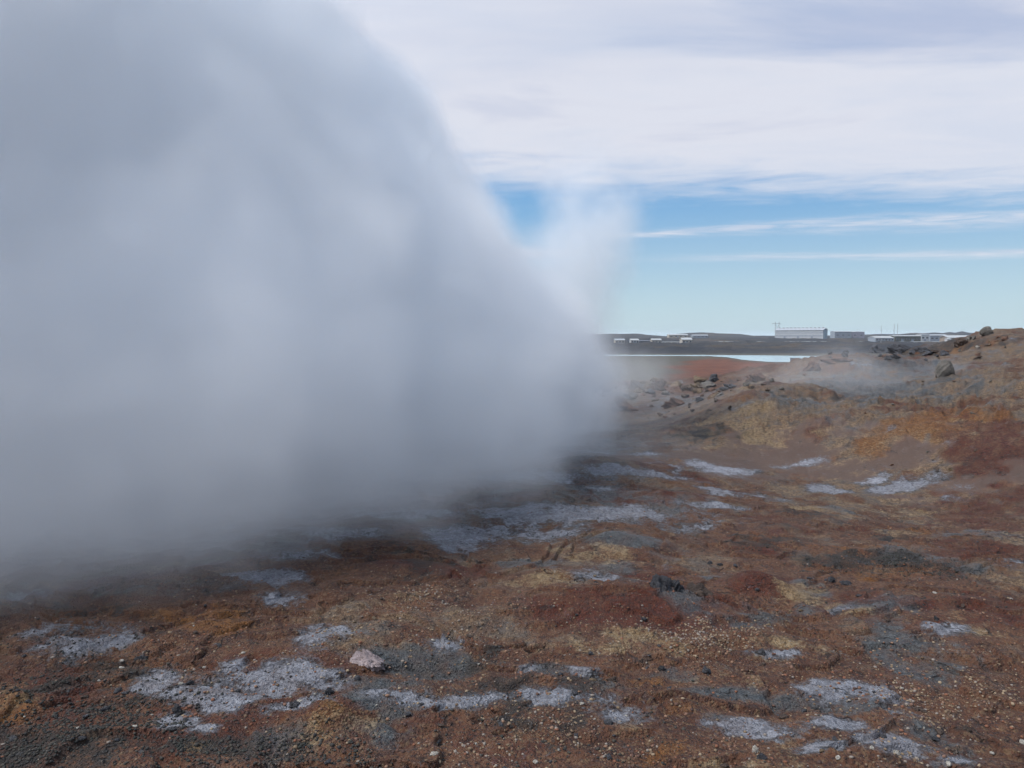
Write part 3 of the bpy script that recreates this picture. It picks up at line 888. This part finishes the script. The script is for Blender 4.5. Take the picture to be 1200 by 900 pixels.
MR = {
 'grey': rock_mat('grey_basalt', (.085, .078, .070), (.15, .135, .118)),
 'dark': rock_mat('dark_lava', (.034, .035, .040), (.070, .070, .078)),
 'brown': rock_mat('brown_rock', (.050, .036, .030), (.095, .068, .054)),
 'rust': rock_mat('rusty_rock', (.085, .045, .032), (.16, .088, .058)),
 'pink': rock_mat('pinkish_crust', (.25, .20, .20), (.38, .31, .31)),
 'pale': rock_mat('pale_rock', (.32, .29, .25), (.46, .43, .38)),
 'ochre': rock_mat('ochre_rock', (.11, .078, .050), (.18, .13, .082)),
}
ROCKS = [  # name, px, py(bottom), width px, height px, colour, label, flat facets, depth if the ray misses
 ('boulder', 1160, 392, 15, 9.5, 'grey', 'rounded grey boulder alone on top of the right hill', 46),
 ('boulder', 1110, 438, 20, 19, 'grey', 'smooth dome shaped grey-brown boulder on the slope below the hilltop boulder', None),
 ('boulder', 747, 457, 22, 14, 'brown', 'brown-grey boulder at the steam side of the ridge cluster', None),
 ('boulder', 771, 457, 20, 14, 'brown', 'tallest rounded boulder in the middle of the ridge cluster', None),
 ('boulder', 791, 459, 20, 10, 'rust', 'low rusty boulder right of the tallest one in the ridge cluster', None),
 ('boulder', 806, 458, 15, 8, 'brown', 'small boulder at the red plain end of the ridge cluster', None),
 ('boulder', 734, 468, 20, 10, 'grey', 'pale misty boulder just below the ridge cluster', None),
 ('boulder', 730, 482, 30, 14, 'rust', 'dark red-brown arched boulder in front of the ridge cluster', None),
 ('boulder', 792, 476, 26, 12, 'rust', 'rough red-brown rock mound between ridge cluster and yellow slope', None),
 ('boulder', 821, 470, 10, 5, 'dark', 'small dark block at the foot of the ridge cluster', None),
 ('boulder', 858, 455, 24, 9, 'dark', 'flat dark outcrop in front of the red plain', 46),
 ('boulder', 887, 447, 22, 12, 'rust', 'dark rusty lump where the yellow slope meets the red plain', 46),
 ('boulder', 843, 462, 8, 5, 'rust', 'small rusty block at the top edge of the yellow slope', None),
 ('boulder', 953, 434, 16, 13, 'rust', 'reddish knob at the lake end of the hill crest', None),
 ('boulder', 985, 424, 26, 8, 'rust', 'long rusty outcrop along the hill crest', None),
 ('boulder', 1030, 414, 20, 10, 'dark', 'dark lava lump on the crest between the two hills, nearer the lake', None),
 ('boulder', 1056, 414, 24, 11, 'dark', 'broad dark lava lump on the crest, beside the right hill', 50),
 ('boulder', 1082, 413, 16, 7, 'dark', 'low dark lava lump closest to the right hill', 50),
 ('boulder', 1128, 405, 16, 9, 'brown', 'brown outcrop on the left shoulder of the right hill', None),
 ('boulder', 1139, 398, 12, 7, 'grey', 'grey outcrop just below the hilltop boulder on its left', None),
 ('stone', 1146, 408, 4.5, 3, 'pale', 'small whitish stone on the right hill below its top', None),
 ('lava_rock', 776, 692, 27, 18, 'dark', 'large blue-black lava rock on the dark red mound', None),
 ('lava_rock', 793, 693, 17, 14, 'dark', 'smaller blue-black lava rock touching the large one', None),
 ('flat_rock', 818, 697, 31, 12, 'brown', 'brown-grey flat topped rock right of the blue-black rocks', None),
 ('crust_slab', 432, 791, 38, 17, 'pink', 'tilted pinkish grey slab beside the blue-grey pool', None),
 ('crust_slab', 420, 774, 18, 6, 'pink', 'small pinkish plate behind the tilted slab', None),
 ('stone', 717, 801, 13, 8, 'brown', 'brown block in the grey stream at the picture centre', None),
 ('stone', 776, 787, 7, 6, 'dark', 'single black stone on the pale yellow ground', None),
 ('stone', 829, 792, 12, 7, 'dark', 'black stone at the edge of the yellow gravel', None),
 ('stone', 893, 771, 10, 7, 'dark', 'dark stone right of the pale yellow crust', None),
 ('stone', 1098, 728, 7, 5, 'dark', 'dark stone next to the thin white tongue', None),
 ('stone', 164, 778, 13, 8, 'dark', 'black stone on the brown flat right of the oval white crust', None),
 ('stone', 222, 803, 9, 6, 'dark', 'dark stone on the edge of the ring of white crust', None),
 ('stone', 384, 817, 12, 9, 'dark', 'dark stone at the right end of the large white crust', None),
 ('stone', 206, 838, 12, 9, 'dark', 'dark stone among the lower white crust plates', None),
 ('stone', 344, 832, 12, 8, 'dark', 'dark stone lying on the largest white crust', None),
 ('stone', 1133, 860, 10, 6, 'brown', 'brown stone in the orange gravel of the right foreground', None),
 ('stone', 975, 683, 10, 6, 'dark', 'dark stone behind the round yellow crust', None),
 ('stone', 992, 686, 11, 5, 'dark', 'low dark stone right of the one behind the yellow crust', None),
 ('stone', 755, 730, 8, 4, 'dark', 'small black stone below the dark red mound', None),
 ('stone', 886, 884, 12, 9, 'pale', 'pale block at the bottom edge below the white crust', None),
 ('stone', 893, 893, 12, 6, 'dark', 'black stone at the bottom edge below the pale block', None),
 ('stone', 832, 662, 5, 4, 'dark', 'first small dark stone in the line behind the flat rock', None),
 ('stone', 844, 664, 7, 3, 'dark', 'long small dark stone in the line behind the flat rock', None),
 ('stone', 862, 665, 5, 3, 'dark', 'last small dark stone before the red dome', None),
 ('stone', 352, 413, 0, 0, 'dark', '', None),
]
for i, (nm, px, py, wpx, hpx, c, lab, dm) in enumerate(ROCKS):
    if wpx == 0: continue
    p = hit(px, py, dm)
    d = p[1]; ww = wpx * d / FPX; hh = hpx * d / FPX
    big = nm == 'boulder'
    dome = 'dome' in lab or 'rounded grey' in lab
    me = rock_mesh(nm, 100 + i, 5, ww / 2 * 1.1, ww / 2 * (.8 if not nm.endswith('slab') else .9), hh * .72, .2 if dome else .75, 4 if dome else 14)
    me.materials.append(MR[c])
    o = bpy.data.objects.new(nm, me)
    yy = d + ww * .25
    o.location = (p[0], yy, hz(p[0], yy) + hh * (.10 if not dome else .28))
    o.rotation_euler = (RNG.uniform(-.15, .15), RNG.uniform(-.15, .15), RNG.uniform(0, 6.28) if abs(wpx - hpx) < 6 else RNG.uniform(-.3, .3))
    if lab.startswith('tilted'): o.rotation_euler = (-.28, .16, -.2)
    C.objects.link(o)
    tag(o, lab, 'boulder' if big else ('slab' if 'slab' in nm else 'rock'), None)

# rubble along the ridge and the crests: many small blocks, no two alike
rub = [rock_mesh('rubble_block', 700 + k, 4, 1, .85, .75, .7, 13) for k in range(12)]
rubm = [MR[c] for c in ('brown', 'grey', 'rust', 'brown', 'grey', 'dark', 'ochre', 'brown', 'grey', 'rust', 'brown', 'ochre')]
for me_, mm_ in zip(rub, rubm): me_.materials.append(mm_)
RUB = [((770, 456), (46, 6), 60, (5, 17), 'rough block in the rubble of the boulder ridge beside the steam', 'rubble blocks of the boulder ridge'),
       ((775, 478), (50, 8), 20, (2.5, 7), 'small block strewn below the boulder ridge', 'blocks strewn below the boulder ridge'),
       ((868, 452), (30, 4), 16, (3, 9), 'rough block along the hill edge before the red plain', 'blocks along the hill edge before the red plain'),
       ((1040, 415), (42, 5), 22, (4, 11), 'dark block on the saddle between the two hills', 'dark blocks on the saddle between the hills'),
       ((1130, 408), (30, 9), 16, (2.5, 8), 'block on the left shoulder of the right hill', 'blocks on the shoulder of the right hill'),
       ((960, 470), (110, 20), 26, (1.5, 5), 'small stone lying on the tan hill slope', 'small stones on the hill slope'),
       ((1130, 500), (60, 35), 22, (1.5, 5), 'small stone lying on the dark red slope', 'small stones on the dark red slope')]
for (cx, cy), (rx, ry), n, (s0, s1), lab, grp in RUB:
    for i in range(n):
        p = hit(cx + np.clip(RNG.normal(), -1.6, 1.6) * rx, cy + np.clip(RNG.normal(), -1.5, 1.5) * ry, 46)
        if p[1] > 60: p = (p[0] / p[1] * 46, 46, hz(p[0] / p[1] * 46, 46))
        s = (s0 + (s1 - s0) * RNG.rand() ** 2) * p[1] / FPX * .55
        k = 5 if 'dark block' in lab and RNG.rand() < .7 else RNG.randint(12)
        o = bpy.data.objects.new('rubble_block', rub[k])
        o.location = (p[0], p[1], p[2] + s * .12); o.scale = (s * RNG.uniform(.8, 1.5), s, s * RNG.uniform(.6, 1.1))
        o.rotation_euler = (RNG.uniform(-.5, .5), RNG.uniform(-.5, .5), RNG.uniform(0, 6.28))
        C.objects.link(o); tag(o, lab, 'rock', grp)

# loose stones strewn over the flat: copies of a few shapes
shapes = {}
for c in ('dark', 'pale', 'brown', 'ochre'):
    for k in range(5):
        me = rock_mesh('loose_stone', 300 + k + 10 * len(shapes), 2, 1, .8, .62, .5, 8); me.materials.append(MR[c]); shapes[(c, k)] = me
LOOSE = [('dark', 110, 'small loose black stone strewn over the brown flat'), ('pale', 50, 'small loose whitish stone strewn over the brown flat'),
         ('brown', 70, 'small loose brown stone strewn over the brown flat'), ('ochre', 50, 'small loose ochre stone strewn over the brown flat')]
dens = {'dark': [(60, 830, 130, 60), (270, 870, 120, 30), (1040, 650, 50, 14), (950, 660, 60, 14), (900, 850, 80, 30), (380, 830, 90, 40), (1100, 670, 80, 20), (820, 780, 120, 40), (640, 830, 120, 40), (200, 780, 160, 60)],
        'pale': [(1080, 790, 110, 50), (560, 830, 120, 40), (300, 780, 150, 60), (1100, 880, 80, 20), (180, 830, 120, 30)],
        'brown': [(600, 700, 150, 50), (1000, 720, 150, 60), (300, 740, 200, 60), (800, 860, 200, 40), (1050, 610, 120, 30)],
        'ochre': [(840, 750, 60, 30), (480, 710, 90, 40), (720, 760, 90, 30), (1080, 800, 100, 40), (640, 690, 90, 30)]}
for c, n, lab in LOOSE:
    for i in range(n):
        cx, cy, rx, ry = dens[c][RNG.randint(len(dens[c]))]
        px = cx + RNG.normal() * rx; py = cy + RNG.normal() * ry
        if py < 600 or py > 905: py = RNG.uniform(640, 880)
        x, d = flat(px, py)
        s = (.013 + .028 * RNG.rand() ** 2) * (1 if c != 'dark' else 1.1)
        o = bpy.data.objects.new('loose_stone', shapes[(c, RNG.randint(5))])
        o.location = (x, d, hz(x, d) + s * .25); o.scale = (s * RNG.uniform(.8, 1.3), s, s * RNG.uniform(.6, 1.1))
        o.rotation_euler = (RNG.uniform(-.3, .3), RNG.uniform(-.3, .3), RNG.uniform(0, 6.28))
        C.objects.link(o)
        tag(o, lab, 'stone', {'dark': 'loose black stones', 'pale': 'loose whitish stones', 'brown': 'loose brown stones', 'ochre': 'loose ochre stones'}[c])


# gravel: uncountable small pebbles, one mesh per colour
def gravel(name, label, mat, n, spots, smin, smax, seed, uniform=.25):
    rs = np.random.RandomState(seed)
    pts = []
    k = int(n * (1 - uniform))
    for j in range(k):
        cx, cy, rx, ry, wgt = spots[rs.choice(len(spots), p=np.array([s[4] for s in spots]) / sum(s[4] for s in spots))]
        pts.append((cx + rs.normal() * rx, cy + rs.normal() * ry))
    pts = np.array(pts)
    x = (pts[:, 0] - 600) / FPX; ok = (pts[:, 1] > 560) & (pts[:, 1] < 990)
    x = x[ok]; py = pts[ok, 1]
    b = -(py - 450) / FPX; dz_ = (-SP + b * CP) / (CP + b * SP)
    d = -CAM_H / dz_; x = x * d / (CP + b * SP) 
    d2 = np.exp(rs.uniform(np.log(3.0), np.log(20), n - k)); a = rs.uniform(-.85, .85, n - k)
    x = np.concatenate([x, a * d2]); d = np.concatenate([d, d2])
    clump = fbm(x / .5, d / .5, seed, 3)
    keep = clump > rs.uniform(.3, .6, len(x)); x = x[keep]; d = d[keep]
    z = H(x, d); N = len(x)
    t = (1 + 5 ** .5) / 2
    iv = np.array([(-1, t, 0), (1, t, 0), (-1, -t, 0), (1, -t, 0), (0, -1, t), (0, 1, t), (0, -1, -t), (0, 1, -t), (t, 0, -1), (t, 0, 1), (-t, 0, -1), (-t, 0, 1)]) / 1.9
    fc = np.array([(0, 11, 5), (0, 5, 1), (0, 1, 7), (0, 7, 10), (0, 10, 11), (1, 5, 9), (5, 11, 4), (11, 10, 2), (10, 7, 6), (7, 1, 8), (3, 9, 4), (3, 4, 2), (3, 2, 6), (3, 6, 8), (3, 8, 9), (4, 9, 5), (2, 4, 11), (6, 2, 10), (8, 6, 7), (9, 8, 1)])
    s = smin + (smax - smin) * rs.rand(N) ** 2.6
    V = iv[None] * (1 + rs.uniform(-.3, .3, (N, 12, 1))) * np.stack([s * rs.uniform(.8, 1.3, N), s, s * rs.uniform(.45, .9, N)], 1)[:, None]
    th = rs.uniform(0, 6.28, N); c, sn = np.cos(th)[:, None], np.sin(th)[:, None]
    V = np.stack([V[..., 0] * c - V[..., 1] * sn, V[..., 0] * sn + V[..., 1] * c, V[..., 2]], -1)
    V += np.stack([x, d, z + s * .2], 1)[:, None]
    Fx = (fc[None] + (np.arange(N) * 12)[:, None, None]).reshape(-1, 3)
    me = bpy.data.meshes.new(name)
    me.vertices.add(N * 12); me.vertices.foreach_set('co', V.ravel())
    me.loops.add(len(Fx) * 3); me.loops.foreach_set('vertex_index', Fx.ravel())
    me.polygons.add(len(Fx)); me.polygons.foreach_set('loop_start', np.arange(len(Fx)) * 3)
    me.update(calc_edges=True); me.validate()
    me.materials.append(mat)
    o = bpy.data.objects.new(name, me); C.objects.link(o)
    tag(o, label, 'gravel', None, 'stuff')


def pebble_mat(name, cols):
    m, t, bs, out = new_mat(name)
    g = t.n.new('ShaderNodeNewGeometry').outputs['Random Per Island']
    cr = t.n.new('ShaderNodeValToRGB'); t.l.new(g, cr.inputs[0])
    cr.color_ramp.interpolation = 'CONSTANT'
    e = cr.color_ramp.elements
    for i, c in enumerate(cols):
        el = e[i] if i < 2 else e.new(i / len(cols))
        el.position = i / len(cols); el.color = rgb(*c)
    t.l.new(cr.outputs[0], bs.inputs['Base Color']); bs.inputs['Roughness'].default_value = .88
    bs.inputs['Specular IOR Level'].default_value = .25
    return m


gravel('dark_grit', 'black lava grit and moss crumbs covering the dark foreground patches', pebble_mat('black_grit', [(.022, .022, .022), (.035, .033, .030), (.05, .045, .038), (.028, .030, .026)]), 15000,
       [(60, 800, 80, 26, 1.5), (70, 885, 100, 22, 2.6), (270, 882, 80, 16, 1.6), (140, 840, 80, 24, 1.6), (1046, 652, 22, 5, .8), (970, 656, 22, 5, .6), (900, 636, 28, 4, .5), (1100, 666, 35, 4, .5), (380, 890, 60, 12, .7), (600, 860, 140, 30, .4), (1080, 700, 80, 12, .3)], .004, .019, 5, .12)
gravel('pale_gravel', 'pale and ochre pebbles scattered over the rusty foreground', pebble_mat('pale_pebbles', [(.16, .115, .075), (.24, .18, .12), (.12, .08, .052), (.20, .17, .145)]), 11000,
       [(1090, 800, 70, 28, 2.4), (840, 750, 45, 14, 1.6), (480, 710, 50, 22, 1.4), (740, 750, 50, 12, .8), (600, 740, 70, 22, .8), (560, 850, 110, 30, 1.3), (690, 860, 90, 24, 1.0), (450, 780, 60, 30, .5), (1000, 880, 100, 16, .6), (200, 690, 70, 10, .4), (300, 770, 120, 40, .7)], .004, .019, 6, .3)
gravel('brown_gravel', 'brown and rust red pebbles covering the whole flat', pebble_mat('brown_pebbles', [(.09, .05, .037), (.15, .085, .06), (.20, .12, .08), (.06, .036, .03), (.17, .075, .045)]), 13000,
       [(600, 700, 220, 50, 1), (1000, 760, 150, 60, 1.2), (300, 760, 180, 50, 1), (700, 850, 250, 40, 1), (1050, 620, 120, 25, .4)], .004, .021, 8, .5)


# ------------------------------------------------------------------ steam
def steam_mat(name, dens, build, col=(.978, .990, 1.0), aniso=0.0, step=.5):
    m = bpy.data.materials.new(name); m.use_nodes = True
    t = NT(m.node_tree); t.n.clear()
    out = t.n.new('ShaderNodeOutputMaterial')
    v = t.n.new('ShaderNodeVolumePrincipled')
    v.inputs['Color'].default_value = rgb(*col)
    v.inputs['Anisotropy'].default_value = aniso
    pos = t.n.new('ShaderNodeNewGeometry').outputs['Position']
    f = build(t, pos)
    t.l.new(t.m('MULTIPLY', f, dens), v.inputs['Density'])
    t.l.new(v.outputs[0], out.inputs['Volume'])
    m.cycles.volume_step_rate = step
    return m


def curve(t, v, pts, lo, hi):
    """piecewise function of v; pts = (v, value)"""
    n = t.n.new('ShaderNodeFloatCurve')
    vmin, vmax = pts[0][0], pts[-1][0]
    f = t.mr(v, vmin, vmax, 0.0, 1.0)
    t.l.new(f, n.inputs['Value'])
    c = n.mapping.curves[0]
    q = [((a - vmin) / (vmax - vmin), (b - lo) / (hi - lo)) for a, b in pts]
    c.points[0].location = q[0]; c.points[1].location = q[-1]
    for p in q[1:-1]: c.points.new(*p)
    n.mapping.update()
    return t.mr(n.outputs[0], 0.0, 1.0, lo, hi)


SHIFT = [(0.0, -0.4), (2.4, -0.5), (4.3, -1.6), (6.3, -3.2), (10.0, -5.9), (12.9, -7.8), (15.3, -11.0), (19.0, -13.0), (26.0, -14.8)]
PC, PR = (-11.0, 29.3), (14.7, 22.2)


def main_plume(t, pos):
    x, y, z = t.sep(pos)
    sh = curve(t, z, SHIFT, -15.0, 1.0)
    ax = t.m('DIVIDE', t.m('SUBTRACT', t.m('SUBTRACT', x, PC[0]), sh), PR[0])
    ay = t.m('DIVIDE', t.m('SUBTRACT', y, PC[1]), PR[1])
    q = t.m('SQRT', t.m('ADD', t.m('MULTIPLY', ax, ax), t.m('MULTIPLY', ay, ay)))
    q = t.m('MULTIPLY', t.m('SUBTRACT', 1.0, q), 13.5)          # about metres inside
    n1 = t.noise(pos, .20, 3, .62)
    n2 = t.noise(pos, .55, 3, .6)
    q = t.m('ADD', q, t.m('MULTIPLY', t.m('SUBTRACT', n1, .5), t.mr(z, 1.0, 9.0, 4.2, 4.6)))
    q = t.m('ADD', q, t.m('MULTIPLY', t.m('SUBTRACT', n2, .5), t.mr(z, 1.0, 8.0, 2.2, 2.7)))
    d = t.m('DIVIDE', t.m('ADD', q, .6), t.mr(z, 1.0, 9.0, 4.2, 2.2), clamp=True)
    hi = t.ss(z, 27.0, 23.0)
    low = t.mr(z, 0, 3.0, .8, 1.0)
    return t.m('MULTIPLY', t.m('MULTIPLY', d, hi), low)


def hull_plume():
    lev = np.linspace(-.6, 27.5, 30); k = 48; vs = []
    for z in lev:
        s = np.interp(z, [a for a, b in SHIFT], [b for a, b in SHIFT])
        for i in range(k):
            a = 2 * math.pi * i / k
            vs.append((PC[0] + s + (PR[0] + 2.6) * math.cos(a), PC[1] + (PR[1] + 3.2) * math.sin(a), z))
    fs = [(r * k + i, r * k + (i + 1) % k, (r + 1) * k + (i + 1) % k, (r + 1) * k + i) for r in range(len(lev) - 1) for i in range(k)]
    fs += [tuple(range(k - 1, -1, -1)), tuple((len(lev) - 1) * k + i for i in range(k))]
    me = bpy.data.meshes.new('steam_plume'); me.from_pydata(vs, [], fs)
    return me


me = hull_plume(); me.materials.append(steam_mat('dense_steam', 1.15, main_plume, step=.3))
o = bpy.data.objects.new('steam_plume', me); C.objects.link(o)
tag(o, 'huge dense blue-grey steam plume filling the left of the view', 'steam', None, 'stuff')


def wisp(name, label, c, r, dens, lean=0.0, nsc=.35, amp=1.1, step=.3, colr=(.983, .991, 1.0)):
    def f(t, pos):
        x, y, z = t.sep(pos)
        ax = t.m('DIVIDE', t.m('SUBTRACT', t.m('SUBTRACT', x, c[0]), t.m('MULTIPLY', t.m('SUBTRACT', z, c[2]), lean)), r[0])
        ay = t.m('DIVIDE', t.m('SUBTRACT', y, c[1]), r[1])
        az = t.m('DIVIDE', t.m('SUBTRACT', z, c[2]), r[2])
        q = t.m('SQRT', t.m('ADD', t.m('MULTIPLY', ax, ax), t.m('ADD', t.m('MULTIPLY', ay, ay), t.m('MULTIPLY', az, az))))
        n1 = t.noise(pos, nsc, 3, .6)
        q = t.m('ADD', t.m('SUBTRACT', 1.0, q), t.m('MULTIPLY', t.m('SUBTRACT', n1, .5), amp))
        edge_ = t.ss(t.m('SQRT', t.m('ADD', t.m('MULTIPLY', ax, ax), t.m('ADD', t.m('MULTIPLY', ay, ay), t.m('MULTIPLY', az, az)))), 1.25, .85)
        return t.m('MULTIPLY', t.ss(q, 0.0, .7), edge_)
    bm = bmesh.new(); bmesh.ops.create_icosphere(bm, subdivisions=3, radius=1.32)
    for v in bm.verts:
        v.co = Vector((c[0] + v.co.x * r[0] + v.co.z * r[2] * lean, c[1] + v.co.y * r[1], c[2] + v.co.z * r[2]))
    me = bpy.data.meshes.new(name); bm.to_mesh(me); bm.free()
    me.materials.append(steam_mat(name, dens, f, colr, .15, step))
    o = bpy.data.objects.new(name, me); C.objects.link(o)
    tag(o, label, 'steam', None, 'stuff')


wisp('steam_puff', 'thin steam puff rising right of the main plume against the sky', (2.0, 27.5, 5.6), (2.9, 3.2, 5.6), .42, .24, .42, 1.5)
wisp('steam_wisp', 'pale low steam wisp drifting over the boulder ridge', (5.0, 37.0, 1.4), (4.2, 5.0, 1.9), .09, .2)
wisp('steam_wisp', 'faint steam veil in the gully between the two hills', (14.0, 32.0, 1.7), (6.0, 3.4, 1.6), .075, .5, .3, 2.2)
wisp('steam_wisp', 'thin haze of steam lying before the yellow slope near the plume', (6.6, 28.5, .9), (4.0, 3.0, 1.4), .03, .4, .4, 1.7)
wisp('steam_wisp', 'faint low steam over the ground at the plume foot', (2.0, 21.0, .6), (4.2, 5.0, 1.3), .05, .3)

# ------------------------------------------------------------------ the air
hb = MB().box(-3600, 3600, -700, 6100, -14, 34)
hm = bpy.data.materials.new('air'); hm.use_nodes = True
ht = NT(hm.node_tree); ht.n.clear()
ho = ht.n.new('ShaderNodeOutputMaterial'); hv = ht.n.new('ShaderNodeVolumePrincipled')
hv.inputs['Color'].default_value = rgb(.80, .90, 1.0); hv.inputs['Density'].default_value = .00011
ht.l.new(hv.outputs[0], ho.inputs['Volume'])
hz_o = hb.build('haze', hm); hz_o['kind'] = 'stuff'
